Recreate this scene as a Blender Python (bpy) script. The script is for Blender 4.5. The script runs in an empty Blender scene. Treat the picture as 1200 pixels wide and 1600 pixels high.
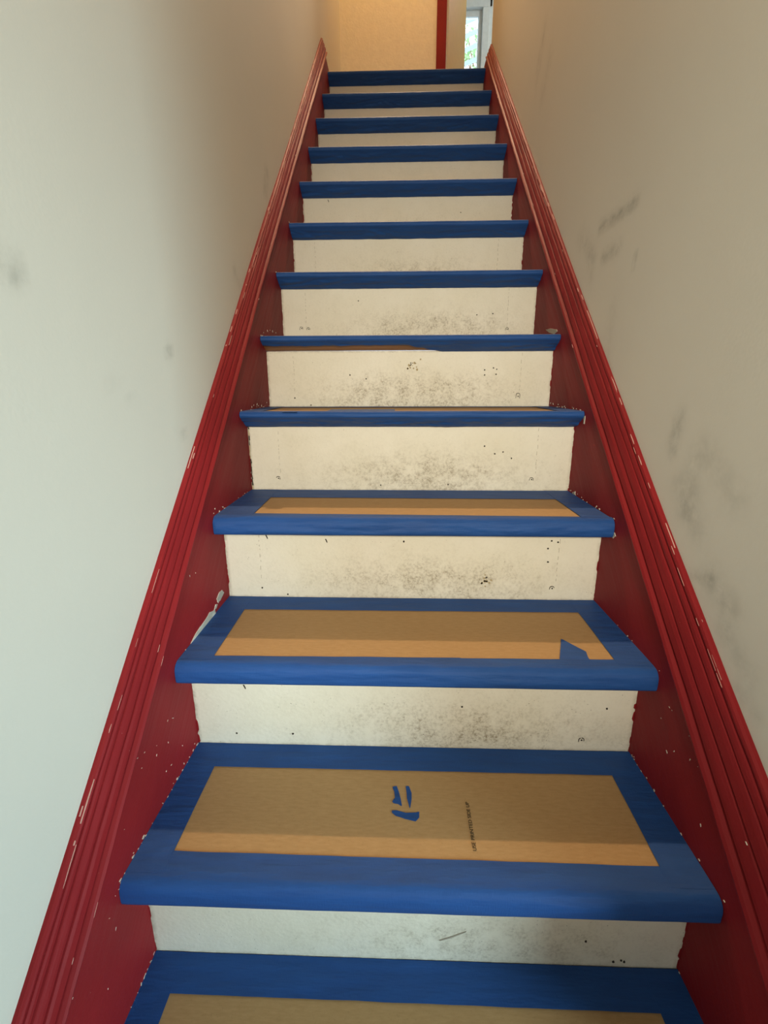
import bpy, bmesh, math, random
from mathutils import Vector, Matrix, noise
random.seed(7)
SC = bpy.context.scene
COL = SC.collection
# ------------------------------------------------------------------ camera
def cam_axes(p, y, r):
    cp, sp, cy, sy, cr, sr = math.cos(p), math.sin(p), math.cos(y), math.sin(y), math.cos(r), math.sin(r)
    f = Vector((-sy*cp, cy*cp, sp)); ri = Vector((cy, sy, 0)); up = ri.cross(f)
    return cr*ri + sr*up, -sr*ri + cr*up, f
cd = bpy.data.cameras.new('camera'); cam = bpy.data.objects.new('camera', cd); COL.objects.link(cam)
cd.sensor_fit = 'VERTICAL'; cd.sensor_height = 36; cd.lens = 737.06/1600*36; cd.clip_start = .01
_r, _u, _f = cam_axes(-0.2614964, 0.0323518, -0.0027444)
M = Matrix((_r, _u, -_f)).transposed().to_4x4(); M.translation = Vector((-0.024636, -0.312221, 0.846978))
cam.matrix_world = M
SC.camera = cam
# ------------------------------------------------------------------ world, lights, exposure
w = bpy.data.worlds.new('world'); SC.world = w; w.use_nodes = True
w.node_tree.nodes['Background'].inputs[0].default_value = (.78, .90, 1, 1)
w.node_tree.nodes['Background'].inputs[1].default_value = 4.0
SC.view_settings.view_transform = 'Standard'; SC.view_settings.look = 'None'
SC.view_settings.gamma = 1; SC.view_settings.use_curve_mapping = False
SC.view_settings.exposure = -0.2
def area(name, loc, target, sx, sy, power, col, spread=180):
    l = bpy.data.lights.new(name, 'AREA'); l.shape = 'RECTANGLE'; l.size = sx; l.size_y = sy
    l.energy = power; l.color = col; l.spread = math.radians(spread)
    o = bpy.data.objects.new(name, l); COL.objects.link(o); o.location = loc
    o.rotation_euler = (Vector(target)-Vector(loc)).to_track_quat('-Z', 'Y').to_euler(); return o
def lamp(name, loc, power, col, rad):
    l = bpy.data.lights.new(name, 'POINT'); l.energy = power; l.color = col; l.shadow_soft_size = rad
    o = bpy.data.objects.new(name, l); COL.objects.link(o); o.location = loc; return o
def spot(name, loc, target, power, col, ang, blend, rad):
    l = bpy.data.lights.new(name, 'SPOT'); l.energy = power; l.color = col; l.spot_size = math.radians(ang); l.spot_blend = blend; l.shadow_soft_size = rad
    o = bpy.data.objects.new(name, l); COL.objects.link(o); o.location = loc
    o.rotation_euler = (Vector(target)-Vector(loc)).to_track_quat('-Z', 'Y').to_euler(); return o
lamp('landing_lamp', (0.0, 2.95, 4.2), 56, (1, .58, .24), .06)
lamp('upper_room_fill', (1.3, 4.3, 4.1), 14, (.86, .97, 1), .15)  # added fill that lifts the door leaf and room; stands for no known fixture
spot('added_stair_spot', (0.0, 3.0, 4.25), (0, .75, .62), 335, (1, .76, .50), 36, .9, .035)  # added spot: puts warm landing light on the treads, sparing the upper walls
area('hall_window_daylight', (2.2, -1.45, .75), (-.42, .12, .30), .8, .7, 14, (.66, .92, 1.0), 62)
spot('hall_fill_spot', (.02, -1.5, 1.28), (0.02, 1.2, .94), 205, (1, .91, .73), 60, 1.0, .10)  # invented source; cone shaped to brighten the middle risers, less the near walls
area('front_fill', (-.05, -2.45, 1.0), (-.05, 1.5, .75), .7, 1.0, 9, (1, .95, .85))  # added soft fill from behind the camera for the risers; no door is modelled

# ------------------------------------------------------------------ helpers
def tag(o, label=None, cat=None, group=None, kind=None):
    if label: o['label'] = label
    if cat: o['category'] = cat
    if group: o['group'] = group
    if kind: o['kind'] = kind
    return o
def empty(name, loc=(0, 0, 0)):
    o = bpy.data.objects.new(name, None); COL.objects.link(o); o.location = loc; o.empty_display_size = .1; return o
def mesh(name, vs, fs, mats, parent=None, mi=None, smooth=False, attrs=None):
    me = bpy.data.meshes.new(name); me.from_pydata([tuple(v) for v in vs], [], fs)
    for m in (mats if isinstance(mats, (list, tuple)) else [mats]): me.materials.append(m)
    if mi: me.polygons.foreach_set('material_index', mi)
    if smooth: me.polygons.foreach_set('use_smooth', [True]*len(me.polygons))
    if attrs:
        for an, vals in attrs.items():
            a = me.attributes.new(an, 'FLOAT', 'POINT'); a.data.foreach_set('value', vals)
    me.update()
    o = bpy.data.objects.new(name, me); COL.objects.link(o)
    if parent:
        o.parent = parent; o.matrix_parent_inverse = Matrix.Identity(4)
        px = Vector(parent.location); pp = parent.parent
        while pp: px += Vector(pp.location); pp = pp.parent
        o.location = -px
    return o
class MB:
    def __init__(s): s.v = []; s.f = []; s.mi = []
    def add(s, vs, fs, m=0):
        b = len(s.v); s.v += [tuple(v) for v in vs]; s.f += [tuple(i+b for i in f) for f in fs]; s.mi += [m]*len(fs)
    def box(s, x0, x1, y0, y1, z0, z1, m=0, bev=0):
        if bev:
            b = bmesh.new(); bmesh.ops.create_cube(b, size=1)
            for v in b.verts: v.co = Vector((x0+(v.co.x+.5)*(x1-x0), y0+(v.co.y+.5)*(y1-y0), z0+(v.co.z+.5)*(z1-z0)))
            bmesh.ops.bevel(b, geom=b.edges[:], offset=bev, segments=2, affect='EDGES', profile=.5)
            b.verts.index_update(); s.add([v.co[:] for v in b.verts], [[v.index for v in f.verts] for f in b.faces], m); b.free(); return
        s.add([(x0,y0,z0),(x1,y0,z0),(x1,y1,z0),(x0,y1,z0),(x0,y0,z1),(x1,y0,z1),(x1,y1,z1),(x0,y1,z1)],
              [(0,3,2,1),(4,5,6,7),(0,1,5,4),(1,2,6,5),(2,3,7,6),(3,0,4,7)], m)
    def grid(s, rows, m=0, flip=False):
        n = len(rows[0]); b = len(s.v)
        for r in rows: s.v += [tuple(p) for p in r]
        for i in range(len(rows)-1):
            for j in range(n-1):
                q = (b+i*n+j, b+i*n+j+1, b+(i+1)*n+j+1, b+(i+1)*n+j)
                s.f.append(q[::-1] if flip else q); s.mi.append(m)
    def build(s, name, mats, parent=None, smooth=False): return mesh(name, s.v, s.f, mats, parent, s.mi, smooth)
def lerp(tab, x):
    if x <= tab[0][0]: return tab[0][1]
    for (a, va), (b, vb) in zip(tab, tab[1:]):
        if x <= b: return va+(vb-va)*(x-a)/(b-a)
    return tab[-1][1]
def nz(x, y=0, z=0): return noise.noise(Vector((x, y, z)))
# ------------------------------------------------------------------ materials
class NT:
    def __init__(s, name):
        s.m = bpy.data.materials.new(name); s.m.use_nodes = True; s.t = s.m.node_tree; s.b = s.t.nodes['Principled BSDF']
        s.co = s.t.nodes.new('ShaderNodeTexCoord').outputs['Object']
    def n(s, t): return s.t.nodes.new(t)
    def l(s, a, b): s.t.links.new(a, b)
    def scale(s, v, src=None):
        m = s.n('ShaderNodeMapping'); m.inputs['Scale'].default_value = v; s.l(src or s.co, m.inputs[0]); return m.outputs[0]
    def noise(s, sc, det=3, rough=.5, src=None):
        n = s.n('ShaderNodeTexNoise'); n.inputs['Scale'].default_value = sc; n.inputs['Detail'].default_value = det
        n.inputs['Roughness'].default_value = rough; s.l(src or s.co, n.inputs['Vector']); return n.outputs['Fac']
    def ramp(s, f, a, b, ca=(0,0,0,1), cb=(1,1,1,1)):
        r = s.n('ShaderNodeValToRGB'); r.color_ramp.elements[0].position = a; r.color_ramp.elements[1].position = b
        r.color_ramp.elements[0].color = ca; r.color_ramp.elements[1].color = cb; s.l(f, r.inputs[0]); return r.outputs[0]
    def math(s, op, a, b=None, clamp=False):
        m = s.n('ShaderNodeMath'); m.operation = op; m.use_clamp = clamp
        for i, x in enumerate((a, b)):
            if x is None: continue
            if isinstance(x, (int, float)): m.inputs[i].default_value = x
            else: s.l(x, m.inputs[i])
        return m.outputs[0]
    def mix(s, f, a, b):
        m = s.n('ShaderNodeMix'); m.data_type = 'RGBA'
        for i, x in ((0, f), (6, a), (7, b)):
            if isinstance(x, (int, float)): m.inputs[i].default_value = x
            elif isinstance(x, tuple): m.inputs[i].default_value = (*x[:3], 1)
            else: s.l(x, m.inputs[i])
        return m.outputs[2]
    def attr(s, name):
        a = s.n('ShaderNodeAttribute'); a.attribute_name = name; return a.outputs['Fac']
    def bump(s, h, st, dist=.001):
        b = s.n('ShaderNodeBump'); b.inputs['Strength'].default_value = st; b.inputs['Distance'].default_value = dist
        s.l(h, b.inputs['Height']); s.l(b.outputs[0], s.b.inputs['Normal']); return b
    def done(s, col, rough=.5, spec=.5):
        if isinstance(col, tuple): s.b.inputs['Base Color'].default_value = (*col, 1)
        else: s.l(col, s.b.inputs['Base Color'])
        if isinstance(rough, (int, float)): s.b.inputs['Roughness'].default_value = rough
        else: s.l(rough, s.b.inputs['Roughness'])
        s.b.inputs['Specular IOR Level'].default_value = spec
        return s.m
def plain(name, col, rough=.5, spec=.5, b=None):
    t = NT(name)
    c = t.mix(t.ramp(t.noise(30, 3), .3, .7), tuple(x*.93 for x in col), col)
    if b: t.bump(t.noise(b[0], 4), b[1], b[2])
    return t.done(c, rough, spec)
def m_wall(name, col):
    t = NT(name)
    big = t.ramp(t.noise(2.2, 4), .3, .75); fine = t.noise(160, 3)
    c = t.mix(big, tuple(x*.955 for x in col), col)
    nn = t.ramp(t.noise(38, 5, .65), .28, .62)
    g = t.math('MULTIPLY', t.math('MULTIPLY', t.attr('grime'), nn), .8, True)
    c = t.mix(g, c, (col[0]*.42, col[1]*.43, col[2]*.42))
    h = t.math('ADD', t.math('MULTIPLY', t.noise(14, 3), 2.5), fine)
    t.bump(h, .20, .0010)
    return t.done(c, .55, .35)
WALL = m_wall('wall_paint', (.61, .585, .51))
WALL2 = plain('landing_wall_paint', (.74, .68, .56), .6, .3, (90, .5, .002))
CEIL = plain('ceiling_paint', (.78, .76, .70), .7, .2, (90, .3, .001))
def m_red():
    t = NT('red_gloss_paint')
    st = t.scale((60, 4, 4)); s2 = t.noise(9, 3, .5, st)
    c = t.mix(t.ramp(t.noise(5, 3), .3, .7), (.180, .0090, .0115), (.222, .0115, .0145))
    # brush streaks run along the board: stretch noise along the slope
    mp = t.n('ShaderNodeMapping'); mp.vector_type = 'TEXTURE'
    mp.inputs['Rotation'].default_value = (math.atan(.9214), 0, 0); mp.inputs['Scale'].default_value = (.01, .5, .012)
    t.l(t.co, mp.inputs[0]); br = t.noise(1.5, 3, .6, mp.outputs[0])
    sp = t.ramp(t.noise(210, 2), .80, .82)
    h = t.math('ADD', t.math('MULTIPLY', br, 1.2), t.math('MULTIPLY', t.noise(240, 2), .35))
    t.bump(h, .55, .0009)
    t.b.inputs['Coat Weight'].default_value = .0; t.b.inputs['Coat Roughness'].default_value = .2
    return t.done(t.mix(sp, c, (.45, .25, .22)), t.math('ADD', t.math('MULTIPLY', br, .25), .46), .16)
RED = m_red()
CHIP = plain('bare_undercoat', (.78, .73, .62), .8, .2, (300, .5, .0005))
SCUFF = plain('worn_red_paint', (.50, .27, .23), .6, .3)
def m_riser():
    t = NT('chipped_cream_paint')
    base = t.mix(t.ramp(t.noise(6, 3), .35, .7), (.70, .655, .53), (.74, .70, .59))
    d = t.attr('dirt')
    fine = t.ramp(t.noise(170, 5, .8), .44, .62); mid = t.ramp(t.noise(32, 4, .75), .34, .70)
    g = t.math('MULTIPLY', d, t.math('MULTIPLY', fine, mid), True)
    g = t.math('ADD', g, t.math('MULTIPLY', t.math('MULTIPLY', d, mid), .22), True)
    c = t.mix(t.math('MULTIPLY', g, .95), base, (.26, .21, .135))
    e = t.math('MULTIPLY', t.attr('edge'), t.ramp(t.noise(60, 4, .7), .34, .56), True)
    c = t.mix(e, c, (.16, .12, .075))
    speck = t.math('MULTIPLY', t.ramp(t.noise(340, 1), .76, .79), t.ramp(t.noise(16, 2), .45, .62))
    c = t.mix(speck, c, (.12, .09, .06))
    h = t.math('ADD', t.noise(18, 4), t.math('MULTIPLY', t.noise(150, 3), .5))
    t.bump(h, .5, .0015)
    return t.done(c, .5, .35)
RISER = m_riser()
DARK = plain('dark_nail_mark', (.035, .028, .022), .8, .1)
TAN = plain('exposed_plaster', (.42, .34, .20), .9, .1)
def m_tape():
    t = NT('blue_painters_tape')
    c = t.mix(t.ramp(t.noise(9, 3), .3, .7), (.011, .055, .205), (.014, .067, .24))
    crepe = t.noise(1, 3, .6, t.scale((900, 160, 160)))
    wr = t.noise(1, 3, .55, t.scale((9, 45, 60)))
    c = t.mix(t.ramp(wr, .3, .7), c, (.015, .074, .26))
    t.bump(t.math('ADD', t.math('MULTIPLY', crepe, .25), t.math('MULTIPLY', wr, 2.2)), .8, .0020)
    t.b.inputs['Sheen Weight'].default_value = .0
    return t.done(c, .60, .27)
TAPE = m_tape()
def m_card():
    t = NT('kraft_cardboard')
    fib = t.noise(1, 4, .6, t.scale((60, 240, 240))); fl = t.noise(420, 2)
    c = t.mix(t.ramp(fib, .3, .7), (.40, .235, .098), (.46, .28, .125))
    c = t.mix(t.math('MULTIPLY', t.ramp(fl, .62, .75), .3), c, (.25, .14, .06))
    t.bump(t.noise(1, 2, .5, t.scale((2, 170, 2))), .12, .0006)
    return t.done(c, .8, .25)
CARD = m_card()
def m_wood():
    t = NT('varnished_brown_wood')
    g = t.noise(1, 5, .65, t.scale((6, 160, 160)))
    return t.done(t.mix(t.ramp(g, .3, .7), (.15, .060, .020), (.28, .125, .045)), .45, .4)
WOOD = m_wood()
WHITE = plain('white_frame_paint', (.80, .86, .86), .4, .4)
TANP = plain('tan_door_paint', (.68, .42, .08), .5, .3)
INK = plain('black_print_ink', (.05, .035, .02), .8, .1)
# ------------------------------------------------------------------ stair dimensions
RISE, RUN, NO, TH = .1961, .21282, .0528, .0371
ZK = [-0.007, 0.1969, 0.3967, 0.5926, 0.7891, 0.976, 1.1763, 1.371, 1.5675, 1.765, 1.9611, 2.1558, 2.3544]
YK = [0.0, 0.2131, 0.425, 0.6397, 0.8507, 1.0636, 1.2777, 1.4902, 1.7011, 1.9147, 2.1279, 2.3415, 2.5544]
SL = RISE/RUN
def XL(y): return -.4+.0046*(y-.3)
def XR(y): return .4-.0047*(y-.3)
# ------------------------------------------------------------------ the setting
def smooth_grid(name, mat, fn, us, vs, grime, flip):
    V = []; F = []; G = []
    for v in vs:
        for u in us:
            x = fn(u, v); V.append((x, u, v))
            g = 0
            for (y0, z0, y1, z1, ww, s) in grime:
                dx, dz = y1-y0, z1-z0; L2 = dx*dx+dz*dz+1e-9
                tt = min(1, max(0, ((u-y0)*dx+(v-z0)*dz)/L2)); d2 = (u-y0-tt*dx)**2+(v-z0-tt*dz)**2
                if d2 < 9*ww*ww: g += s*math.exp(-d2/(ww*ww)*1.2)
            G.append(min(1, g*1.5))
    n = len(us)
    for j in range(len(vs)-1):
        for i in range(n-1):
            q = (j*n+i, j*n+i+1, (j+1)*n+i+1, (j+1)*n+i); F.append(q[::-1] if flip else q)
    return V, F, G
def wall_side(name, side, y0, y1, grime):
    us = [y0+(min(y1, 1.7)-y0)*i/190 for i in range(191)]+[1.7+(y1-1.7)*i/40 for i in range(1, 41)]
    vs = [-.25+1.75*i/160 for i in range(161)]+[1.5+3.35*i/60 for i in range(1, 61)]
    def fn(u, v):
        x = (XL(max(u, -.3))-.02) if side < 0 else (XR(max(u, -.3))+.02)
        return x + .0022*nz(u*1.4, v*1.4, side*3)
    V, F, G = smooth_grid(name, WALL, fn, us, vs, grime, side > 0)
    b = len(V); xo = side*.56; X0 = V[0][0]
    # wall thickness: end faces and back
    c = [(xo, y0, -.25), (xo, y1, -.25), (xo, y1, 4.85), (xo, y0, 4.85)]; V += c; G += [0]*4
    nu = len(us); nv = len(vs)
    i00, i10, i11, i01 = 0, nu-1, nu*nv-1, nu*(nv-1)
    col0 = [nu*j for j in range(nv)]; col1 = [nu*j+nu-1 for j in range(nv)]
    F += [tuple(col0[::-1]+[b, b+3][:0]) + (b, b+3)] if False else []
    F.append(tuple([b+3, b]+col0)); F.append(tuple([b+1, b+2]+col1[::-1])); F.append((b, b+3, b+2, b+1))
    F.append(tuple([b, b+1]+[nu-1-i for i in range(nu)])); F.append(tuple([b+2, b+3]+[i01+i for i in range(nu)]))
    o = mesh(name, V, F, WALL, attrs={'grime': G}); tag(o, kind='structure'); return o
GR= [[0.8721, 1.1829, 0.7082, 1.1785, 0.0119, 0.6], [0.9895, 1.1972, 0.8929, 1.1316, 0.0237, 0.25], [0.8363, 1.1155, 0.7651, 1.115, 0.0141, 0.45], [0.6835, 1.0814, 0.6839, 1.0651, 0.0079, 0.5], [0.9128, 1.1364, 0.8965, 1.0789, 0.0175, 0.15], [0.4632, 0.7945, 0.4685, 0.7482, 0.016, 0.45], [0.4059, 0.7273, 0.403, 0.6582, 0.0253, 0.25], [0.3912, 0.758, 0.3077, 0.7012, 0.0254, 0.2], [0.438, 0.691, 0.3729, 0.6367, 0.0256, 0.2], [0.3773, 0.5653, 0.3271, 0.5793, 0.0098, 0.25], [0.3271, 0.5793, 0.2805, 0.5576, 0.023, 0.35], [0.2838, 0.5224, 0.2251, 0.4875, 0.0197, 0.25], [0.2405, 0.4577, 0.2031, 0.4479, 0.0127, 0.2], [1.4904, 1.8832, 1.5386, 1.8099, 0.0268, 0.3], [1.3983, 1.7834, 1.4559, 1.7169, 0.0308, 0.15], [0.7839, 0.8699, 0.7594, 0.8427, 0.0164, 0.25], [0.7572, 1.0031, 0.7599, 0.9021, 0.0211, 0.12]]
GL= [[0.1947, 0.9698, 0.2, 0.9593, 0.015, 0.6], [0.5246, 0.9088, 0.5266, 0.8986, 0.0085, 0.45], [0.5336, 0.7732, 0.5414, 0.7633, 0.009, 0.45], [1.2676, 1.4504, 1.2321, 1.3888, 0.0215, 0.3], [0.9077, 1.1163, 0.9244, 1.0917, 0.0139, 0.25], [0.3832, 0.8324, 0.3991, 0.8274, 0.0086, 0.15], [0.3569, 0.8546, 0.3408, 0.8503, 0.0103, 0.12]]
YF = 3.27                                    # far wall of the landing
wall_side('wall_left', -1, -2.6, YF+.1, GL)
wall_side('wall_right', 1, .03, 2.485, GR)
def slab(name, boxes, m):
    b = MB()
    for bx in boxes: b.box(*bx)
    o = b.build(name, m); tag(o, kind='structure'); return o
slab('floor', [(-.6, 2.7, -2.7, -.055, -.30, -.205)], WOOD)
slab('floor', [(-.55, 2.3, 2.585, 5.5, 2.2, 2.352)], WOOD)
slab('ceiling', [(-.6, 2.7, -2.7, .75, 2.25, 2.45)], CEIL)
slab('ceiling', [(-.6, 2.3, .6, 5.5, 4.60, 4.75)], CEIL)
HALL = plain('hall_wall_paint', (.16, .13, .10), .7, .2)
slab('wall_back', [(-.6, 2.7, -2.8, -2.6, -.25, 2.3)], HALL)
slab('wall_hall', [(2.5, 2.7, -2.6, .15, -.25, 2.3), (.56, 2.5, .03, .15, -.25, 2.3)], HALL)
slab('wall_stairwell_end', [(-.42, .42, .6, .75, 2.45, 4.6)], WALL2)
# far wall of the landing with a doorway from x=.251 rightwards
DH = 4.40
slab('wall_far', [(-.46, .225, YF, YF+.12, 2.352, 4.6), (.225, 1.05, YF, YF+.12, DH, 4.6), (1.05, 2.2, YF, YF+.12, 2.352, 4.6)], WALL2)
slab('wall_room', [(-.5, .56, 5.2, 5.3, 2.352, 4.6), (.56-.1, .45, 5.2, 5.3, 2.352, 4.6)][:0] +
     [(-.5, .20, 5.2, 5.3, 2.352, 4.6), (.20, .735, 5.2, 5.3, 2.352, 3.25), (.20, .735, 5.2, 5.3, 4.25, 4.6), (.735, 2.2, 5.2, 5.3, 2.352, 4.6),
      (2.2, 2.3, 2.5, 5.3, 2.352, 4.6), (-.6, -.5, YF+.1, 5.3, 2.352, 4.6), (.56, 2.3, 2.36, 2.48, 2.352, 4.6)], WHITE)
# doorway casing and door leaf
b = MB(); b.box(.192, .251, YF-.018, YF, 2.352, DH+.06, bev=.003)
cas = empty('door_1', (.225, YF, 2.352)); tag(cas, kind='structure')
b.build('casing', RED, cas)
b = MB(); b.box(.245, .262, YF-.004, YF+.12, 2.352, DH, bev=.002); b.build('jamb', WHITE if False else WALL2, cas)
b = MB(); b.box(.192, 1.1, YF-.018, YF, DH, DH+.06, bev=.003); b.box(1.04, 1.10, YF-.018, YF, 2.352, DH, bev=.003); b.build('casing', RED, cas)
# leaf swung into the room: from (.266,3.34) to (.453,4.03)
def leaf(p0, p1, th, z0, z1, name, m, par, recess=True):
    a = Vector((p0[0], p0[1], 0)); c = Vector((p1[0], p1[1], 0)); d = (c-a).normalized(); nrm = Vector((d.y, -d.x, 0))
    L = (c-a).length; b = MB()
    def P(s, q, z): v = a+d*s+nrm*q; return (v.x, v.y, z)
    def bx(s0, s1, q0, q1, za, zb):
        b.add([P(s0,q0,za),P(s1,q0,za),P(s1,q1,za),P(s0,q1,za),P(s0,q0,zb),P(s1,q0,zb),P(s1,q1,zb),P(s0,q1,zb)],
              [(0,3,2,1),(4,5,6,7),(0,1,5,4),(1,2,6,5),(2,3,7,6),(3,0,4,7)])
    bx(0, L, -th, 0, z0, z1)
    return b.build(name, m, par), bx, P
leaf((.270, 3.355), (.453, 4.03), .035, 2.36, DH-.01, 'door_leaf', TANP, cas)
b = MB(); b.box(.2585, .2665, YF+.122, YF+.135, 2.36, 3.06); b.build('hinge_gap_strip', DARK, cas)
# window of the room beyond the landing
win = empty('window_1', (.5, 5.2, 3.25)); tag(win, kind='structure')
b = MB(); b.box(.735, .80, 5.17, 5.2, 3.2, 4.32, bev=.004); b.box(.14, .80, 5.165, 5.2, 4.25, 4.32, bev=.004); b.box(.14, .20, 5.17, 5.2, 3.2, 4.25, bev=.004)
b.box(.12, .82, 5.14, 5.2, 3.2, 3.25, bev=.004); b.build('window_casing', WHITE, win)
b = MB()
for (x0, x1, z0, z1) in ((.20, .235, 3.25, 4.25), (.70, .735, 3.25, 4.25), (.235, .70, 4.205, 4.25), (.235, .70, 3.25, 3.30)): b.box(x0, x1, 5.21, 5.25, z0, z1, bev=.004)
b.build('window_sash', WHITE, win)
gm = NT('window_glass'); gm.b.inputs['Transmission Weight'].default_value = 1; gm.b.inputs['IOR'].default_value = 1.45
GLASS = gm.done((.95, 1, .99), .02, .5)
b = MB(); b.box(.235, .70, 5.228, 5.232, 3.30, 4.205); b.build('glass', GLASS, win)
# curtain rod bracket at the window's top right corner
b = MB(); b.box(.795, .815, 5.10, 5.2, 4.30, 4.36, bev=.003); b.box(.79, .82, 5.185, 5.2, 4.27, 4.38, bev=.003)
tag(b.build('curtain_bracket', DARK), 'small dark curtain bracket above the right corner of the far window', 'bracket')
# greenery outside
def shrub(name, c, sx, sz, n, cols, label, seed):
    rr = random.Random(seed); root = empty(name, (c[0], c[1], c[2]-sz)); tag(root, label, 'shrub')
    b = MB(); st = MB()
    for i in range(9):
        a = rr.uniform(-.5, .5); p0 = Vector((c[0]+rr.uniform(-.05, .05), c[1], c[2]-sz)); p1 = Vector((c[0]+a*sx*1.6, c[1]+rr.uniform(-.2, .2), c[2]+rr.uniform(-.2, .9)*sz))
        d = (p1-p0); s = d.cross(Vector((0, 1, 0))).normalized()*.012; u = Vector((0, .012, 0))
        st.add([p0-s, p0+u, p0+s, p1-s*.4, p1+u*.4, p1+s*.4], [(0,1,4,3),(1,2,5,4),(2,0,3,5)])
    for i in range(n):
        p = Vector((c[0]+rr.gauss(0, .45)*sx, c[1]+rr.gauss(0, .2), c[2]+rr.gauss(0, .45)*sz))
        R_ = Matrix.Rotation(rr.uniform(0, 6.3), 3, 'Z') @ Matrix.Rotation(rr.uniform(-1.2, 1.2), 3, 'X'); L_ = rr.uniform(.05, .10); W_ = L_*.3
        q = [(0,0,0),(W_,L_*.4,.01),(0,L_,0),(-W_,L_*.4,.01)]
        b.add([p+R_@Vector(v) for v in q], [(0,1,2),(0,2,3)])
    b.build('foliage', cols, root); st.build('branches', WOOD, root)
shrub('leafy_shrub', (.98, 7.2, 5.0), .35, .35, 260, plain('green_leaf', (.30, .48, .22), .6), 'green leafy branches outside the far window, high in the pane', 3)
shrub('flowering_shrub', (.98, 7.1, 4.15), .22, .22, 220, plain('yellow_green_leaf', (.62, .70, .12), .6), 'yellow green bush outside the far window, low in the pane', 4)
b = MB()
for i in range(5):
    z = 4.25+i*.13; b.add([(.4,6.2,z-.12),(1.5,6.2,z+.25),(1.5,6.2,z+.285),(.4,6.2,z-.085),(.4,6.23,z-.12),(1.5,6.23,z+.25),(1.5,6.23,z+.285),(.4,6.23,z-.085)], [(0,1,2,3),(7,6,5,4),(0,4,5,1),(3,2,6,7)])
b.box(.93, .96, 6.2, 6.23, 3.9, 5.3); b.box(.40, .43, 6.2, 6.23, 3.9, 5.0)
tag(b.build('porch_railing', plain('grey_rail_paint', (.35, .42, .45), .6)), 'pale slanting porch railing seen through the far window', 'railing')
# ------------------------------------------------------------------ staircase
stair = empty('staircase', (0, 0, -.2))
tag(stair, 'steep straight staircase with cream risers between red painted stringers', 'staircase')
HI_L = [(-.3, .115), (0, .118), (.5, .130), (1.1, .145), (1.9, .145), (2.44, .135)]
HO_L = [(-.3, .2035), (3, .2035)]
HI_R = [(-.1, .100), (.5, .108), (1.1, .100), (1.8, .098), (2.5, .098)]
HO_R = [(0, .243), (.16, .235), (.255, .226), (.44, .214), (.93, .194), (1.38, .181), (2.54, .155)]
PROF = [(0, .2052), (.0040, .2050), (.0072, .2030), (.0085, .1995), (.0088, .1960), (.0050, .1945), (.0050, .1925), (.0095, .1912), (.0112, .187), (.0120, .181),
        (.0088, .1795), (.0088, .1775), (.0134, .176), (.0152, .170), (.0168, .163), (.0175, .157), (.0125, .1555), (.0120, .153), (.0182, .151), (.0205, .145),
        (.0220, .137), (.0226, .131), (.0162, .129), (.0155, .1255), (.0222, .1235), (.0268, .1205), (.0290, .1155), (.0278, .1095), (.0238, .105), (.0195, .102)]
def molding(side, hi, ho, y0, y1, par):
    rows = []; N = 260
    for i in range(N+1):
        y = y0+(y1-y0)*i/N; a = lerp(hi, y); c = lerp(ho, y); xw = (XL(y)-.02) if side < 0 else (XR(y)+.02)
        row = []
        for j, (d, h) in enumerate(PROF):
            hh = a+(c-a)*(h-.102)/(.2052-.102)
            wv = .0007*nz(y*7, j*.6, side)+.0006*nz(y*30, j*.3, side*2)
            dd = d+ (wv if d > .001 else -.004)
            row.append((xw-side*dd, y, SL*y+hh+.0009*nz(y*5, j*.2, 9)))
        rows.append(row)
    b = MB(); b.grid(rows, 0, side > 0)
    n = len(PROF); L0 = N*n
    for base, fl in ((0, side < 0), (L0, side > 0)):
        back = len(b.v); r = rows[0] if base == 0 else rows[-1]
        b.v.append((r[-1][0]+side*.019, r[-1][1], r[-1][2]))
        f = tuple([base+j for j in range(n)]+[back]); b.f.append(f if fl else f[::-1]); b.mi.append(0)
    rr = random.Random(31+side)          # worn slivers where the gloss paint has chipped off the ridges
    for i in range(46):
        j = rr.choice((1, 2, 3, 2, 3, 1, 2, 3, 21, 26)); y = y0+.25+(y1-y0-.5)*rr.random()**1.5; L_ = rr.uniform(.003, .012)*(4 if rr.random() < .4 and j < 4 else 1); w_ = rr.uniform(.00015, .0005)
        def P(yy, dh, out):
            a = lerp(hi, yy); c = lerp(ho, yy); xw = (XL(yy)-.02) if side < 0 else (XR(yy)+.02); d, h0 = PROF[j]
            return (xw-side*(d+out), yy, SL*yy+a+(c-a)*(h0-.102)/(.2052-.102)+dh)
        q = [(y, 0), (y+L_*.35, w_), (y+L_, w_*.3), (y+L_*.8, -w_*.8), (y+L_*.2, -w_)]
        vs = [P(a_, b_, .0008) for a_, b_ in q]+[P(a_, b_, -.0010) for a_, b_ in q]; n5 = 5
        b.add(vs, [tuple(range(5)), tuple(range(5, 10))[::-1]]+[(t, (t+1) % 5, 5+(t+1) % 5, 5+t) for t in range(5)], 1)
    return b.build('molding', [RED, SCUFF], par, smooth=False)
def chip_poly(b, side, pts, x=None, m=1, off=.0008):
    vs = [((XL(y) if side < 0 else XR(y))-side*off, y, z) for y, z in pts]
    vs2 = [(v[0]+side*.0012, v[1], v[2]) for v in vs]; n = len(vs)
    b.add(vs+vs2, [tuple(range(n)), tuple(range(n))[::-1]]+[(i, (i+1) % n, n+(i+1) % n, n+i) for i in range(n)], m)
def jag(pts, amp, sub=3, seed=0):
    rr = random.Random(seed); out = []
    for (a, c) in zip(pts, pts[1:]+pts[:1]):
        for s in range(sub):
            t = s/sub; out.append((a[0]+(c[0]-a[0])*t+rr.uniform(-amp, amp), a[1]+(c[1]-a[1])*t+rr.uniform(-amp, amp)))
    return out
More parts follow.
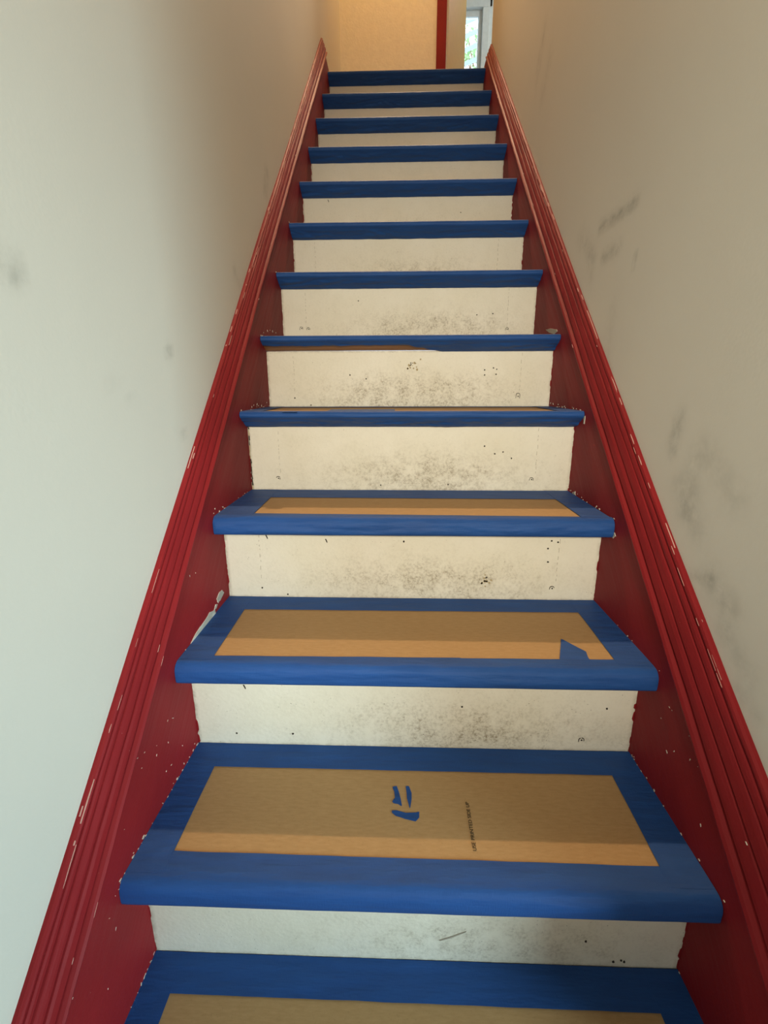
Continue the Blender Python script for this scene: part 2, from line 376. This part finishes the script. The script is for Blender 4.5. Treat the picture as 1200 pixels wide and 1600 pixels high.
RM= {6: [('arch', -0.3371, 1.0221), ('arch', -0.3147, 1.02), ('arch', 0.3114, 1.0162), ('dot', -0.1543, 1.1034), ('dot', 0.2154, 1.0599), ('dot', 0.2649, 1.0633)], 5: [('arch2', 0.3079, 0.816), ('dot', -0.3223, 0.8137), ('dot', -0.2772, 0.794), ('dot', 0.2112, 0.8887), ('dot', 0.2356, 0.8937), ('dot', 0.2446, 0.8903), ('dot', 0.2119, 0.8751), ('dot', 0.2436, 0.8767), ('dot', -0.1634, 0.8763), ('dot', -0.1186, 0.8658), ('tan', 0.0122, 0.8997)], 4: [('arch', -0.3287, 0.621), ('arch', 0.3036, 0.62), ('dot', 0.2099, 0.6851), ('dot', 0.2299, 0.6898), ('dot', 0.2511, 0.6741), ('dot', 0.184, 0.7039), ('dot', -0.0701, 0.6055), ('dot', 0.0982, 0.6078)], 3: [('arch', 0.3063, 0.4225), ('dot', -0.3239, 0.4183), ('dot', 0.2902, 0.5144), ('dot', 0.2928, 0.4842), ('dot', -0.268, 0.4036), ('drip', -0.309, 0.5339), ('drip', -0.1814, 0.5263), ('dot', -0.0135, 0.5276), ('tan', 0.168, 0.4419), ('dot', 0.2967, 0.5315), ('dot', 0.3102, 0.5288)], 2: [('arch', 0.3115, 0.2186), ('dot', 0.3496, 0.2877), ('dot', -0.3254, 0.22), ('dot', -0.2192, 0.2211), ('drip', -0.3054, 0.3182), ('dot', 0.0918, 0.2861)], 1: [('dot', 0.304, 0.0033), ('dot', 0.315, 0.0066), ('dot', 0.3201, 0.0041), ('scr', 0.062, 0.0438), ('dot', 0.2585, 0.0437)], 7: [('dot', -0.355, 1.2118), ('dot', 0.2229, 1.1346)], 8: [('drip', -0.2991, 1.5184), ('dot', 0.2023, 1.4758)]}
LP= [[[0.5546, 0.406], [0.5578, 0.3914], [0.5268, 0.3893], [0.4772, 0.3906], [0.4374, 0.3901], [0.4196, 0.3931], [0.4456, 0.4008], [0.4696, 0.4068], [0.4997, 0.4079], [0.5295, 0.4131]], [[0.5999, 0.4293], [0.6087, 0.4194], [0.5847, 0.413], [0.5737, 0.4124], [0.5693, 0.4232], [0.5857, 0.4314]], [[0.5602, 0.4147], [0.5699, 0.4114], [0.5614, 0.4055], [0.5515, 0.4076]]]
RP= [[[1.1493, 1.0019], [1.1076, 1.0007], [1.0498, 0.9912], [1.0429, 0.9856], [1.0685, 0.9817], [1.116, 0.9898]], [[0.7999, 0.779], [0.7924, 0.7794], [0.7914, 0.7623], [0.7989, 0.7618]], [[0.5933, 0.5572], [0.5848, 0.5679], [0.5776, 0.5623], [0.587, 0.5553]], [[0.8218, 0.5959], [0.8061, 0.601], [0.804, 0.5936], [0.8206, 0.5914]]]
LF= [[0.3317, 0.3202, 3], [0.3477, 0.3123, 3], [0.2593, 0.3542, 4], [0.2536, 0.3457, 3], [0.2428, 0.3442, 3], [0.2601, 0.322, 3], [0.2422, 0.3282, 3], [0.2274, 0.3363, 4], [0.2486, 0.3053, 2], [0.2138, 0.3275, 3], [0.1973, 0.3117, 3], [0.3076, 0.2431, 2], [0.3246, 0.284, 2], [0.3657, 0.2416, 2], [0.2923, 0.3061, 2], [0.2886, 0.2916, 2], [0.1532, 0.2544, 2], [0.191, 0.2573, 2], [0.1353, 0.1741, 2], [0.1424, 0.1453, 3], [0.1101, 0.0874, 3], [0.0599, 0.1595, 3], [0.0519, 0.1582, 3], [0.4645, 0.518, 2], [0.4884, 0.5144, 2], [0.3246, 0.2397, 2], [1.0881, 0.9968, 3], [1.1161, 1.0014, 3], [1.144, 1.0009, 3], [1.1806, 1.0011, 2], [1.0474, 0.9875, 2], [0.9135, 0.8, 3], [0.9415, 0.8005, 3], [0.8963, 0.7959, 2], [1.0336, 0.8023, 3], [0.9815, 0.7957, 2], [0.774, 0.5874, 3], [0.7368, 0.5856, 2], [0.6616, 0.5842, 2], [0.6348, 0.583, 2], [0.6051, 0.6061, 2], [0.4079, 0.2087, 2], [0.3992, 0.2018, 3], [0.3841, 0.2011, 1.5], [0.3632, 0.2062, 2], [0.3552, 0.1996, 3], [0.3415, 0.199, 1.5], [0.3226, 0.2039, 2], [0.3153, 0.1976, 3], [0.3028, 0.197, 1.5], [0.2856, 0.2017, 2], [0.2789, 0.1958, 3], [0.2674, 0.1952, 1.5], [0.2518, 0.1998, 2], [0.2455, 0.1941, 3], [0.2351, 0.1936, 1.5], [0.2207, 0.198, 2], [0.2149, 0.1926, 3], [0.2053, 0.1921, 1.5], [0.1921, 0.1964, 2], [0.1867, 0.1912, 3], [0.1777, 0.1907, 1.5], [0.1656, 0.1949, 2], [0.1606, 0.1899, 3], [0.1523, 0.1895, 1.5], [0.2054, -0.0021, 3], [0.1957, -0.003, 4], [0.1861, -0.0038, 2], [0.1768, -0.0046, 3], [0.1678, -0.0054, 4], [0.1589, -0.0062, 2], [0.1503, -0.007, 3], [0.1419, -0.0077, 4], [0.1337, -0.0085, 2], [0.1256, -0.0092, 3]]
RF= [[1.0497, 0.7988, 3], [1.0269, 0.7979, 3], [0.9841, 0.7978, 3], [0.9273, 0.7904, 3], [0.9522, 0.7925, 2], [0.7319, 0.5924, 2], [0.7057, 0.5902, 2], [0.6659, 0.5947, 2], [0.6023, 0.589, 3], [0.7639, 0.5967, 2], [0.5442, 0.3928, 2], [0.3342, 0.361, 2], [0.327, 0.3608, 2], [0.3495, 0.3289, 2], [0.3214, 0.2887, 3], [0.3058, 0.3038, 3], [0.2696, 0.3219, 3], [0.2461, 0.3295, 3], [0.2401, 0.3287, 3], [0.2524, 0.3257, 2], [0.2391, 0.32, 2], [0.2274, 0.3133, 2], [0.28, 0.3538, 3], [0.2757, 0.3607, 2], [0.3018, 0.3803, 2], [0.2174, 0.3021, 2], [0.226, 0.252, 3], [0.3528, 0.1957, 3], [0.326, 0.1955, 2], [0.3075, 0.1919, 2], [0.1861, 0.1892, 3], [0.2026, 0.188, 2], [0.1722, 0.2601, 3], [0.1516, 0.3077, 3]]

def stringer(side, hi, chips, flecks, y0, y1, label):
    b = MB(); N = 220; rows = []
    for i in range(N+1):
        y = y0+(y1-y0)*i/N; x = XL(y) if side < 0 else XR(y)
        top = min(SL*y+lerp(hi, y)+.008, 2.386 if y > 2.40 else 9)
        bot = max(SL*y-.30, -.205); row = []
        for j in range(13):
            z = bot+(top-bot)*j/12; row.append((x-side*.0006*nz(y*4, z*4, side), y, z))
        row.append((x+side*.0185, y, top)); row.append((x+side*.0185, y, bot)); row.append((row[0][0], y, bot)); rows.append(row)
    b.grid(rows, 0, side < 0)
    for base in (0, N*16):
        b.f.append(tuple(base+j for j in range(15))); b.mi.append(0)
    rr = random.Random(5+side)
    for k, p in enumerate(chips): chip_poly(b, side, jag([tuple(q) for q in p], .0008, 3, k))
    for (y, z, s) in flecks:
        r = s*.00062*(.6+.6*y); a = rr.uniform(0, 3.1)
        if rr.random() < .5: r *= .65
        pts = []
        for i in range(7):
            t = i/7*2*math.pi; u = r*math.cos(t)*rr.uniform(1.0, 2.2); v = r*.5*math.sin(t)*rr.uniform(.6, 1.3)
            pts.append((y+u*math.cos(a)-v*math.sin(a), z+u*math.sin(a)+v*math.cos(a)))
        chip_poly(b, side, pts)
    # worn paint along the tread and riser joints
    for k in range(13):
        yb = YK[k+1] if k < 12 else 2.6
        for i in range(13 if k in (1, 3, 4, 5) else 5):
            y = rr.uniform(YK[k]-NO, yb); z = ZK[k]+abs(rr.gauss(.001, .003)); r = rr.choice((.0005, .0007, .0010, .0018))
            pts = [(y+r*1.6*math.cos(t)*rr.uniform(.6, 1.4), z+r*math.sin(t)*rr.uniform(.6, 1.4)) for t in [i_/6*6.283 for i_ in range(6)]]
            chip_poly(b, side, pts)
    o = b.build('stringer', [RED, CHIP], stair); o['label'] = label
    return o
sl = stringer(-1, HI_L, LP, LF, -.30, 2.552, 'red painted left stringer with bare patches beside the treads')
molding(-1, HI_L, HO_L, -.30, 2.447, sl)
sr = stringer(1, HI_R, RP, RF, -.0, 2.552, 'red painted right stringer with small white chips')
molding(1, HI_R, HO_R, -.0, 2.462, sr)

def nose_profile(top, th, no, o=0.0, slim=False, deep=True):
    """(y, z) points from the top surface round the front to the underside"""
    P = []; r1, r2 = .015, .007
    for i in range(9):
        a = i/8*math.pi/2; P.append((-no-o+r1-(r1)*math.sin(a), top+o-r1+r1*math.cos(a)))
    for i in range(9):
        a = i/8*math.pi/2; P.append((-no-o+r2-r2*math.cos(a), top-th-o+r2-r2*math.sin(a)))
    if slim:             # thin bullnose; below it the tape runs slanting back to the riser
        P = []; r1 = .008; hh = .0140
        for i in range(9):
            a = i/8*math.pi/2; P.append((-no-o+r1-r1*math.sin(a), top+o-r1+r1*math.cos(a)))
        for i in range(5):
            a = i/4*math.pi/2*.62; P.append((-no-o+.006-.006*math.cos(a), top-hh-o+.006-.006*math.sin(a)))
    return P
def tread(k):
    carded = k <= 4; top = ZK[k]-(.0040 if carded else .0009); y0 = YK[k]; yb = (YK[k+1]+.01) if k < 12 else 2.60
    th = TH-(.0040 if carded else .0009)-.0008
    slim = k >= 4
    if slim: pr = [(yb-y0, top)]+nose_profile(top, th, NO-.0020, 0, True)[:11]+[(-NO+.006, top-.0115), (-NO+.022, top-.0185), (-.004, top-th+.0025), (yb-y0, top-th+.0025)]
    else: pr = [(yb-y0, top)]+nose_profile(top, th, NO-.0008)+[(.012, top-th), (yb-y0, top-th)]
    b = MB(); xs = [XL(y0)-.0035, XR(y0)+.0035]; rows = [[(x, y0+py, pz) for (py, pz) in pr] for x in xs]; n = len(pr)
    b.grid([r+[r[0]] for r in rows], 0, True)
    b.f.append(tuple(range(n))); b.mi.append(0); b.f.append(tuple(range(n+1, 2*n+1))[::-1]); b.mi.append(0)
    return b.build('tread', [WOOD], stair)
def riser(k):
    y = YK[k]; z0 = (ZK[k-1]-.006) if k else -.2; z1 = ZK[k]-TH+.001; xl, xr = XL(y), XR(y)
    V = []; F = []; D = []; E = []; nx, nzz = 96, 28
    cen = {5: .02, 4: .05, 3: .05, 2: .1, 6: .08, 7: .03, 1: .1}.get(k, .0); amp = {5: 1.5, 6: 1.3, 4: 1.05, 3: .95, 2: 1.0, 7: .8, 1: .55}.get(k, .45)
    for j in range(nzz+1):
        for i in range(nx+1):
            s, t = i/nx, j/nzz; x = xl+(xr-xl)*s; z = z0+(z1-z0)*t
            # brush edge: cream paint stops raggedly short of the stringers
            V.append((x, y-.0004-.0005*nz(x*9, z*9, k), z))
            g = amp*math.exp(-((x-cen)/.20)**2)*math.exp(-((t-.30)/.26)**2)+.35*amp*math.exp(-((x-cen)/.30)**2)*math.exp(-(t/.25)**2)+.10
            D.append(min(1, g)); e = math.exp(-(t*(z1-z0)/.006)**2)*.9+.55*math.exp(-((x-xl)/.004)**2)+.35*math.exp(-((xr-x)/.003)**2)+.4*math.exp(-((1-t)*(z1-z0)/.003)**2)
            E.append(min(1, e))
    n = nx+1
    for j in range(nzz):
        for i in range(nx): F.append((j*n+i, j*n+i+1, (j+1)*n+i+1, (j+1)*n+i))
    mi = [0]*len(F); b0 = len(V)
    V += [(xl, y+.018, z0), (xr, y+.018, z0), (xr, y+.018, z1), (xl, y+.018, z1)]; D += [0]*4; E += [0]*4
    F.append((b0+1, b0, b0+3, b0+2)); mi.append(0)
    F.append(tuple([b0+3, b0+2]+[nzz*n+nx-i for i in range(nx+1)])); mi.append(0)
    rr = random.Random(40+k)
    def pol(pts, m, off=.0012):
        b1 = len(V); nn = len(pts)
        for (px, pz) in pts: V.append((px, y-off, pz)); D.append(0); E.append(0)
        for (px, pz) in pts: V.append((px, y+.0005, pz)); D.append(0); E.append(0)
        F.append(tuple(range(b1, b1+nn))); mi.append(m)
        for i in range(nn): F.append((b1+i, b1+(i+1) % nn, b1+nn+(i+1) % nn, b1+nn+i)[::-1]); mi.append(m)
    def blob(px, pz, r, m, ax=1., az=1.):
        pol([(px+r*ax*math.cos(t)*rr.uniform(.7, 1.3), pz+r*az*math.sin(t)*rr.uniform(.7, 1.3)) for t in [i_/7*6.283 for i_ in range(7)]], m)
    for (kind, px, pz) in RM.get(k, []):
        if kind == 'dot': blob(px, pz, .0019, 1)
        elif kind == 'tan':
            for q in range(12): blob(px+rr.gauss(0, .010), pz+rr.gauss(0, .007), rr.uniform(.001, .0035), 2)
            for q in range(4): blob(px-.006+rr.gauss(0, .004), pz+.004+rr.gauss(0, .003), rr.uniform(.0008, .0016), 1)
        elif kind == 'drip': pol([(px, pz+.006), (px+.0022, pz+.006), (px+.0046, pz+.001), (px+.0050, pz-.003), (px+.0034, pz-.002)], 1)
        elif kind == 'scr': pol([(px-.022, pz-.008), (px-.005, pz+.0), (px+.018, pz+.012), (px+.0175, pz+.0105), (px-.004, pz-.0025), (px-.02, pz-.009)], 3)
        else:
            w_, h_ = (.0052, .0052) if kind == 'arch' else (.0058, .012)
            outer = []; inner = []
            for i in range(9):
                a = math.pi*i/8; outer.append((px-w_*math.cos(a), pz+h_*.5+w_*.8*math.sin(a))); inner.append((px-(w_-.0013)*math.cos(a), pz+h_*.5+(w_-.0013)*.7*math.sin(a)))
            outer = [(px-w_*1.05, pz-h_*.6*rr.uniform(.3, 1))]+outer+[(px+w_*.95, pz-h_*.6*rr.uniform(.2, 1))]
            inner = [(outer[0][0]+.001, outer[0][1])]+inner+[(outer[-1][0]-.001, outer[-1][1])]
            for i in range(len(outer)-1):
                if rr.random() < .85: pol([outer[i], outer[i+1], inner[i+1], inner[i]], 1)
            blob(px+.0006, pz+.0012, .0017, 1)
    if k in (3, 4, 5, 6, 7):                      # faint vertical hairline cracks near both ends
        for px in (xl+.075, xr-.085):
            z = z0+.05; 
            while z < z1-.01:
                L_ = rr.uniform(.003, .010); o_ = rr.uniform(-.0012, .0012)
                pol([(px+o_-.0004, z), (px+o_+.0003, z), (px+o_*.6+.0004, z+L_), (px+o_*.6-.0003, z+L_)], 3, .001); z += L_+rr.uniform(.002, .012)
    if k == 4:                                    # open joint down the left edge
        xe = xl+.003; z = z0+.004
        while z < z1-.003:
            L_ = rr.uniform(.008, .02); z2 = min(z+L_, z1); a = rr.uniform(-.001, .002)
            pol([(xl+.0012, z), (xe+a, z), (xl+rr.uniform(.002, .0045), z2), (xl+.0012, z2)], 1 if rr.random() < .6 else 2); z = z2
    if k == 3:
        for q in range(16): px = rr.uniform(-.23, .30); blob(px, z1-.003, .0022, 1, rr.uniform(1, 3), .7)
    # ragged red overlap from the stringer paint
    for (xe, sg) in ((xl, 1), (xr, -1)):
        z = z0+.002
        while z < z1:
            L_ = rr.uniform(.010, .035); a = rr.choice((.0002, .0004, .0008, .0012, .0024))*(1 if k > 2 else 1.4)
            pol([(xe-sg*.001, z), (xe+sg*a, z+L_*.3), (xe+sg*a*rr.uniform(.5, 1), z+L_*.8), (xe-sg*.001, z+L_)][::sg], 4, .0009); z += L_*rr.uniform(.8, 1.4)
    o = mesh('riser', V, F, [RISER, DARK, TAN, SCR, RED], stair, mi, False, {'dirt': D, 'edge': E})
    return o
SCR = plain('grey_scratch', (.38, .34, .27), .8, .2)
for k in range(13):
    tread(k); riser(k)
# ------------------------------------------------------------------ cardboard and tape
HOLE = {0: ((-.352, .010), (.349, .010), (.347, .158), (-.354, .160)),
        1: ((-.347, .211), (.342, .208), (.346, .368), (-.348, .368)),
        2: ((-.342, .401), (.342, .410), (.345, .581), (-.346, .577)),
        3: ((-.323, .622), (.339, .608), (.336, .760), (-.329, .767)),
        4: ((-.350, .828), (.345, .828), (.350, 1.030), (-.352, 1.030))}   # fl, fr, br, bl
CLAB = {0: 'kraft cardboard sheet on the lowest tread, cut off by the bottom of the picture',
        1: 'kraft cardboard sheet with printed words and the torn tape smiley on it',
        2: 'kraft cardboard sheet overlapped at its right front by a torn blue tape scrap',
        3: 'narrow-looking kraft cardboard sheet on the third full tread from the bottom',
        4: 'sliver of kraft cardboard on the highest tread whose top can be seen'}
TLAB = {0: 'blue tape frame on the lowest tread, cut off by the bottom of the picture',
        1: 'widest blue tape frame, around the cardboard with the smiley',
        2: 'blue tape frame whose torn corner scrap juts onto the cardboard at right',
        3: 'blue tape frame on the tread just below the sliver of cardboard',
        4: 'blue tape frame with uneven inner edge around the sliver of cardboard',
        5: 'blue tape wrap turned up on its left half, showing brown wood below it',
        6: 'blue tape wrap on the nosing just above the one showing bare wood',
        7: 'blue tape wrap on the second nosing above the one showing bare wood',
        8: 'blue tape wrap on the fifth nosing down from the landing',
        9: 'dark blue tape wrap on the fourth nosing down from the landing',
        10: 'dark blue tape wrap on the third nosing, counting down from the landing edge as first',
        11: 'dark blue tape wrap on the nosing just below the landing edge',
        12: 'darkest tape wrap, on the edge of the landing at the top of the stairs'}
TLAB[8] = 'blue tape wrap on the fifth nosing down, counting the landing edge as first'
TLAB[9] = 'dark blue tape wrap on the fourth nosing down, counting the landing edge as first'
def card(k):
    top = ZK[k]-.0010; y0 = YK[k]-.034; y1 = YK[k+1]-.004; xl, xr = XL(y0)+.006, XR(y0)-.006
    b = MB(); rr = []; nx, ny = 40, 12
    for j in range(ny+1):
        rr.append([(xl+(xr-xl)*i/nx, y0+(y1-y0)*j/ny, top+.0004*nz(i*.3, j*.4, k)) for i in range(nx+1)])
    b.grid(rr); b.box(xl, xr, y0, y1, top-.0029, top-.0007)
    o = b.build('cardboard_sheet', [CARD], None, True); tag(o, CLAB[k], 'cardboard', 'cardboard sheets protecting the lower treads'); return o
def solid(o, th=.0004, off=-1):
    m = o.modifiers.new('thickness', 'SOLIDIFY'); m.thickness = th; m.offset = off
    e = o.modifiers.new('crisp_edges', 'EDGE_SPLIT'); e.split_angle = math.radians(40)
def strip_flat(k, name, quad, z, par, seed, nx=60, ny=8, wob=.0006):
    """quad: four (x,y) corners fl, fr, br, bl"""
    rows = []
    for j in range(ny+1):
        t = j/ny; row = []
        for i in range(nx+1):
            s = i/nx
            x = (quad[0][0]*(1-s)+quad[1][0]*s)*(1-t)+(quad[3][0]*(1-s)+quad[2][0]*s)*t
            y = (quad[0][1]*(1-s)+quad[1][1]*s)*(1-t)+(quad[3][1]*(1-s)+quad[2][1]*s)*t
            e = wob*nz(s*14, t*3, seed)
            row.append((x+e, y+e, z+.0004*abs(nz(s*9, t*3, seed+5))))
        rows.append(row)
    b = MB(); b.grid(rows); o = b.build(name, [TAPE], par, True); solid(o, .0003); return o
def wrap(k, par):
    """front strip: over the tread's top edge, round the nose and back under it to the riser"""
    z = ZK[k]; y0 = YK[k]; pr = nose_profile(z, TH-.0006, NO, .0005, k >= 4)
    h = HOLE.get(k); nx = 200
    edge = (lambda s: h[0][1]*(1-s)+h[1][1]*s-y0) if h else (lambda s: .006)
    rr = random.Random(k*3+1); rows = []
    xl, xr = XL(y0)+.0004, XR(y0)-.0004
    under = [(-NO+.030, z-TH-.0001), (-.004, z-TH-.0001)]
    if k >= 4: under = [(-NO+.020, z-.0222), (-NO+.036, z-.0300), (-.0015, z-TH-.001)]
    for i in range(nx+1):
        s = i/nx; x = xl+(xr-xl)*s; e = edge(s)+.0009*nz(s*11, k)
        path = [(e, z+.0002)]
        if e > -NO+.02:
            for q in (1, 2, 3): path.append((e+(-NO+.0172-e)*q/4, z+.0003))
        path += pr+under
        if k == 2 and s > .60: path[0] = (path[0][0]-.0015, path[0][1])
        # cumulative length
        cum = [0]
        for a, c in zip(path, path[1:]): cum.append(cum[-1]+math.hypot(c[0]-a[0], c[1]-a[1]))
        L = cum[-1]; end = L
        if k == 5:
            short = cum[-1]-.0350; f = min(1, max(0, (s-.50)/.115)); end = short+(L-short)*f+.0008*nz(s*20, 3)
        elif k in (3,): end = L-.006*abs(nz(s*6, 1.7))*0
        m = 34; row = []
        for j in range(m+1):
            d = end*j/m; a = 0
            while a < len(cum)-2 and cum[a+1] < d: a += 1
            t = (d-cum[a])/max(1e-6, cum[a+1]-cum[a]); t = min(1, max(0, t))
            py = path[a][0]+(path[a+1][0]-path[a][0])*t; pz = path[a][1]+(path[a+1][1]-path[a][1])*t
            # puckers: pushed out from the nose in broad folds on the front face
            u = d/L; A = {3: .0042, 4: .0022, 5: .0018, 2: .0028, 8: .0016, 7: .0012, 1: .0016}.get(k, .0011)
            fr = max(0, 1-abs((pz-(z-TH*.62))/(TH*.5)))*(1 if py < -NO+.02 else .3)
            fold = abs(nz(s*5+u*1.5, u*9, k*1.7))*1.3+.6*abs(nz(s*16, u*14, k*2.3))
            py -= A*fr*fold*(.25 if (s < .004 or s > .996) else 1)
            if k >= 4:
                q = max(0, min(1, (z-.016-pz)/.006))*max(0, min(1, (pz-(z-TH))/.004)); o_ = q*(.0062*abs(nz(s*7+u*3, u*4, k*1.7))+.0034*abs(nz(s*22-u*6, u*6, k)))
                py -= o_*.5; pz -= o_*.85
            if j > m-3 and k != 5: pz -= .0016*abs(nz(s*9, k, 4))
            if d < L*.25: pz += .0005*abs(nz(s*9, u*12, k))
            if k == 4 and d < .004: pz += 0
            row.append((x, y0+py, pz))
        rows.append(row)
    b = MB(); b.grid(rows, 0, False); 
    o = b.build('tape_strip' if par and k <= 4 else 'painters_tape', [TAPE], par, True); solid(o, .0003, 1); return o
for k in range(13):
    if k <= 4:
        card(k)
        root = empty('painters_tape', (0, YK[k], ZK[k])); tag(root, TLAB[k], 'tape', 'blue tape on the stair treads')
        wrap(k, root)
        fl, fr_, br, bl = HOLE[k]; yb = YK[k+1]-.0015; yf = YK[k]-NO+.018; z = ZK[k]; xl, xr = XL(yf)+.0005, XR(yf)-.0005
        if k == 3: xr -= .003
        if k == 4: strip_flat(k, 'tape_strip', ((-.197, .822), (-.035, .820), (-.036, .905), (-.195, .902)), z+.0005, root, 77, 30, 8)
        strip_flat(k, 'tape_strip', ((xl, bl[1]), (xr, br[1]), (xr, yb), (xl, yb)), z+.0006, root, k+1)
        strip_flat(k, 'tape_strip', ((xl, yf), (fl[0], yf), (bl[0], yb), (xl, yb)), z+.0010, root, k+11, 8, 50)
        strip_flat(k, 'tape_strip', ((fr_[0], yf), (xr, yf), (xr, yb), (br[0], yb)), z+.0010, root, k+21, 8, 50)
    else:
        o = wrap(k, None); tag(o, TLAB[k], 'tape', 'blue tape on the stair treads')
def flat_piece(name, pts, z, m, par=None, th=.0004):
    n = len(pts); b = MB()
    b.add([(x, y, z+th) for x, y in pts]+[(x, y, z) for x, y in pts], [tuple(range(n)), tuple(range(n, 2*n))[::-1]]+[(i, n+i, n+(i+1) % n, (i+1) % n) for i in range(n)])
    return b.build(name, [m], par)
z1 = ZK[1]-.0006
SM = [[[-0.0328, 0.3337], [-0.0253, 0.3352], [-0.021, 0.3199], [-0.0169, 0.299], [-0.0179, 0.2966], [-0.0231, 0.3001], [-0.0313, 0.3022], [-0.0324, 0.3046], [-0.0283, 0.3121], [-0.0295, 0.3247]], [[-0.0103, 0.3357], [-0.0049, 0.3358], [-0.0009, 0.3217], [-0.0012, 0.3117], [-0.0037, 0.2935], [-0.0047, 0.2935], [-0.0085, 0.3115]], [[-0.0332, 0.2879], [-0.0251, 0.2882], [-0.0109, 0.2839], [0.0052, 0.2856], [0.0103, 0.2869], [0.0099, 0.2765], [0.0037, 0.2696], [-0.0121, 0.2737], [-0.027, 0.2789], [-0.0321, 0.2833]]]
for pts, lb in zip(SM, ('left upright scrap of blue tape, one eye of the smiley on cardboard', 'right upright scrap of blue tape, the smaller eye of the smiley', 'curved lying scrap of blue tape forming the mouth of the smiley')):
    o = flat_piece('tape_scrap', jag([tuple(p) for p in pts][::-1], .0003, 2, 3), z1, TAPE); tag(o, lb, 'tape', 'torn tape scraps forming a smiley')
o = flat_piece('tape_scrap', jag([(0.2477, 0.400), (0.2747, 0.4731), (0.2774, 0.4709), (0.3039, 0.4309), (0.3012, 0.4207), (0.300, 0.400)][::-1], .0004, 3, 8), ZK[2]-.0004, TAPE, None, .0014)
tag(o, 'torn triangular scrap of blue tape sticking out of the front strip at right', 'tape')
o = flat_piece('tape_scrap', jag([(-.295, .788), (-.262, .788), (-.262, .806), (-.298, .806)], .0004, 3, 8), ZK[4]-.0004, TAPE, None, .0006)
tag(o, 'small loose scrap of blue tape on the left of the cardboard sliver', 'tape')
# printed words
cu = bpy.data.curves.new('print', 'FONT'); cu.body = 'USE PRINTED SIDE UP'; cu.size = .0078; cu.extrude = .0001; cu.align_x = 'CENTER'; cu.align_y = 'CENTER'
t_ = bpy.data.objects.new('print', cu); COL.objects.link(t_); bpy.context.view_layer.update()
me = bpy.data.meshes.new_from_object(t_.evaluated_get(bpy.context.evaluated_depsgraph_get())); bpy.data.objects.remove(t_)
wdt = max(v.co.x for v in me.vertices)-min(v.co.x for v in me.vertices); s_ = .083/wdt
cb = [o for o in COL.objects if o.name.startswith('cardboard_sheet')][1]
me.name = 'printed_words'; me.materials.clear(); me.materials.append(INK)
for v in me.vertices:
    x, y = v.co.x*s_, v.co.y*1.0
    v.co = Vector((.0885-y, .2656+x, ZK[1]-.0003+v.co.z))
po = bpy.data.objects.new('printed_words', me); COL.objects.link(po); po.parent = cb; po['label'] = 'small black print reading USE PRINTED SIDE UP'
